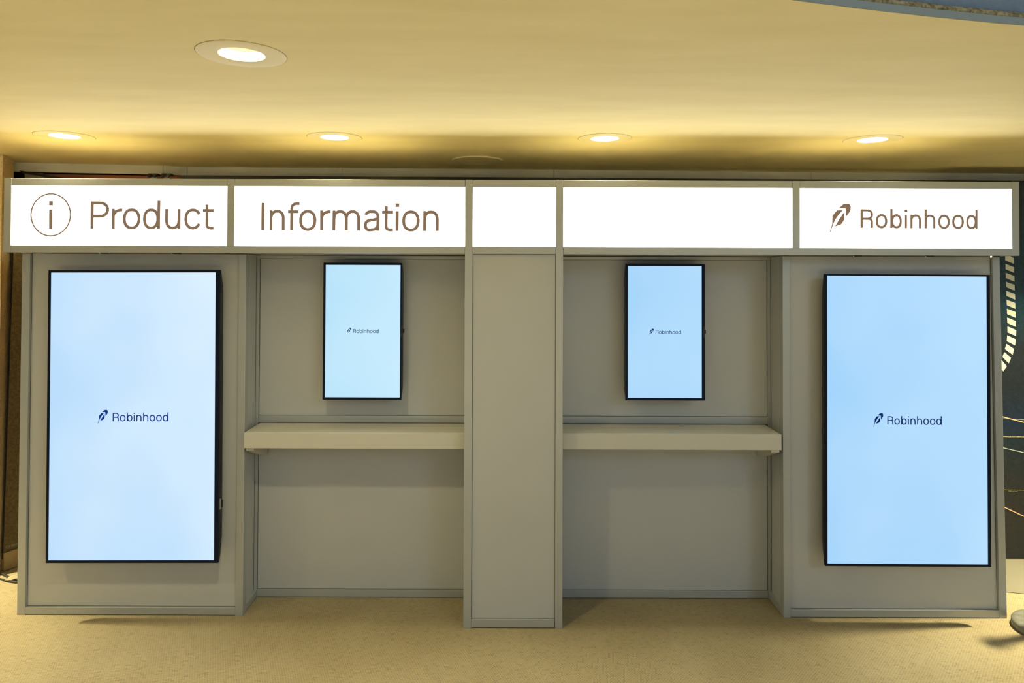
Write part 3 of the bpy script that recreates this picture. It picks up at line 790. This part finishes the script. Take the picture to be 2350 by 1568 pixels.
MB().lathe([(0.0001, -0.004), (0.10, -0.004), (0.132, -0.004), (0.143, -0.009), (0.147, -0.006), (0.147, 0.0)], (-0.1811, 0.6817, CEIL), 64).build('plate', 'rim', cp, smooth=True)

# ================================================================== BEHIND THE BOOTH
ct = thing('curtain_track', (0.5, 0.93, 2.27), 'long black curtain track running below the fascia behind the signs', 'track')
for (x0, y0), (x1, y1) in (((-2.0, .885), (0.6, .930)), ((0.6, .930), (3.35, 1.00))):
    MB().prism([(x0, y0), (x1, y1), (x1, y1 + .03), (x0, y0 + .03)], 'z', 2.268, 2.292).build('rail', 'black', ct)
rb = MB().prism([(-2.93, 0.86), (-1.90, 0.95), (-1.90, 0.965), (-2.93, 0.875)], 'z', 0.02, 2.294).build('wooden_board', 'red')
tag(rb, 'reddish brown board showing in the gap above the Product sign', 'board')
for x in (-2.145, -2.065):
    t = thing('track_roller', (x, 0.88, 2.27), 'small black track roller above the Product sign, ' + ('left of the pair' if x < -2.1 else 'right of the pair'), 'roller', 'track rollers')
    MB().box(x - 0.030, x + 0.028, 0.835, 0.870, 2.282, 2.296, 0.002).build('carriage', 'black', t)
    for dx in (-0.018, 0.014):
        mb = MB(); bmesh.ops.create_cone(mb.bm, cap_ends=True, segments=16, radius1=0.009, radius2=0.009, depth=0.010)
        bmesh.ops.rotate(mb.bm, verts=mb.bm.verts, matrix=Matrix.Rotation(math.pi / 2, 3, 'X'))
        for v in mb.bm.verts: v.co += Vector((x + dx, 0.829, 2.279))
        mb.build('wheel', 'housing', t)
    MB().box(x - 0.020, x + 0.020, 0.838, 0.862, 2.262, 2.2745, 0.002).build('bracket', 'silver', t)
db = MB().prism([(-2.918, 2.304), (-2.902, 2.288), (-2.52, 2.224), (-2.50, 2.238)], 'y', 0.7885, 0.8).build('slanted_bar', 'black')
tag(db, 'black bar sloping down behind the top left corner of the Product sign', 'bar')
cpn = MB().box(-2.895, -2.79, 0.8005, 0.812, 0.0, 2.290).build('cream_board', 'platform')
tag(cpn, 'pale cream board edge behind the slanted black bar', 'board')

# banner stand beside the pier
bn = thing('banner_stand', (-2.8, 0.66, 0), 'brown fabric banner stand with a small line logo, between the pier and the left tower', 'banner')
bu, bw = Vector((0.45, 0.893)), Vector((-0.893, 0.45))
def bpt(u, w, z):        # u along the banner width (receding behind the tower), w its depth; the fabric leans back
    lean = 0.026 * max(0.0, z - 0.1)
    return (-2.848 + u * bu.x + w * bw.x, 0.612 + u * bu.y + w * bw.y + lean, z)
def bbox(name, mt, u0, u1, w0, w1, z0, z1, parent=bn):
    mb = MB(); v = [mb.bm.verts.new(bpt(u, w, z)) for z in (z0, z1) for u, w in ((u0, w0), (u1, w0), (u1, w1), (u0, w1))]
    for q in ((0, 1, 2, 3), (4, 5, 6, 7), (0, 1, 5, 4), (1, 2, 6, 5), (2, 3, 7, 6), (3, 0, 4, 7)): mb.bm.faces.new([v[i] for i in q])
    return mb.build(name, mt, parent)
bbox('fabric', 'banner', 0.002, 0.145, 0.010, 0.016, 0.10, 1.95)
bbox('base', 'base', 0.0, 0.150, 0.0, 0.030, 0.004, 0.102)
bbox('pole', 'black', -0.004, 0.002, 0.010, 0.016, 0.07, 1.95)  # black strip added to draw the dark gap beside the fabric
logo = MB()
def ring(cu_, cz_, r, t, n=28):
    for k in range(n):
        a, b = 2 * math.pi * k / n, 2 * math.pi * (k + 1) / n
        g = lambda th, rr: bpt(cu_ + rr * 1.2 * math.cos(th), 0.0090, cz_ + rr * math.sin(th))
        logo.poly([g(a, r), g(b, r), g(b, r - t), g(a, r - t)])
ring(0.024, 0.131, 0.0100, 0.0018)
logo.poly([bpt(0.015, .009, .1300), bpt(0.033, .009, .1300), bpt(0.033, .009, .1322), bpt(0.015, .009, .1322)])
for ch, xo, w in (('N', 0, .72), ('e', .86, .6), ('w', 1.56, .9)):
    st, po = glyph(ch, w, 0.17)
    for path in st: stroke_faces(logo.bm, path, 0.17, lambda p: bpt(0.042 + (p[0] + xo) * 0.013, 0.009, 0.1265 + p[1] * 0.010))
logo.build('logo', 'silver', bn)

def cable(name, pts, r, label):
    P = []
    for i in range(len(pts) - 1):
        p0 = Vector(pts[max(i - 1, 0)]); p1 = Vector(pts[i]); p2 = Vector(pts[i + 1]); p3 = Vector(pts[min(i + 2, len(pts) - 1)])
        for k in range(8):
            t = k / 8
            P.append(0.5 * ((2 * p1) + (p2 - p0) * t + (2 * p0 - 5 * p1 + 4 * p2 - p3) * t * t + (3 * p1 - p0 - 3 * p2 + p3) * t ** 3))
    P.append(Vector(pts[-1]))
    o = MB().tube(P, r, 8).build(name, 'cable', smooth=True)
    return tag(o, label, 'cable', 'cables on the floor')
cable('power_cable', [(-2.86, .540, .110), (-2.855, .560, .050), (-2.835, .572, .012), (-2.790, .548, .0065), (-2.735, .512, .0065), (-2.66, .49, .0065), (-2.55, .52, .0065)], 0.006, 'black power cable nearest the banner base on the carpet')
cable('power_cable', [(-2.90, .520, .100), (-2.89, .530, .040), (-2.860, .535, .0100), (-2.815, .515, .0060), (-2.750, .490, .0060), (-2.66, .463, .0060), (-2.55, .48, .0060)], 0.0055, 'black power cable lying in front, towards the viewer')
pp = MB()
pg = [(-2.752, .480, .008), (-2.722, .470, .012), (-2.690, .49, .016), (-2.665, .51, .026), (-2.700, .535, .028), (-2.738, .505, .022)]
c = pp.bm.verts.new((-2.716, .495, .026)); vv = [pp.bm.verts.new(p) for p in pg]
for i in range(len(vv)): pp.bm.faces.new((c, vv[i], vv[(i + 1) % len(vv)]))
bmesh.ops.solidify(pp.bm, geom=pp.bm.faces[:], thickness=0.0006)
tag(pp.build('paper_tag', 'paper'), 'crumpled cream paper tag lying on the black cables', 'tag')

# stanchion whose round foot enters at the right edge
stn = thing('barrier_post', (2.600, -0.02, 0), 'round grey foot of a barrier post on the carpet at the right edge', 'barrier post')
MB().lathe([(0.0001, 0.0), (0.160, 0.0), (0.164, 0.004), (0.164, 0.028), (0.158, 0.036), (0.14, 0.040), (0.04, 0.052), (0.03, 0.06), (0.0001, 0.06)], (2.600, -0.02, 0.001), 64).build('foot', 'stone', stn, smooth=True)
MB().lathe([(0.0001, 0.06), (0.022, 0.06), (0.022, 0.93), (0.030, 0.94), (0.030, 0.99), (0.0001, 1.0)], (2.600, -0.02, 0.001), 32).build('pole', 'stone', stn, smooth=True)
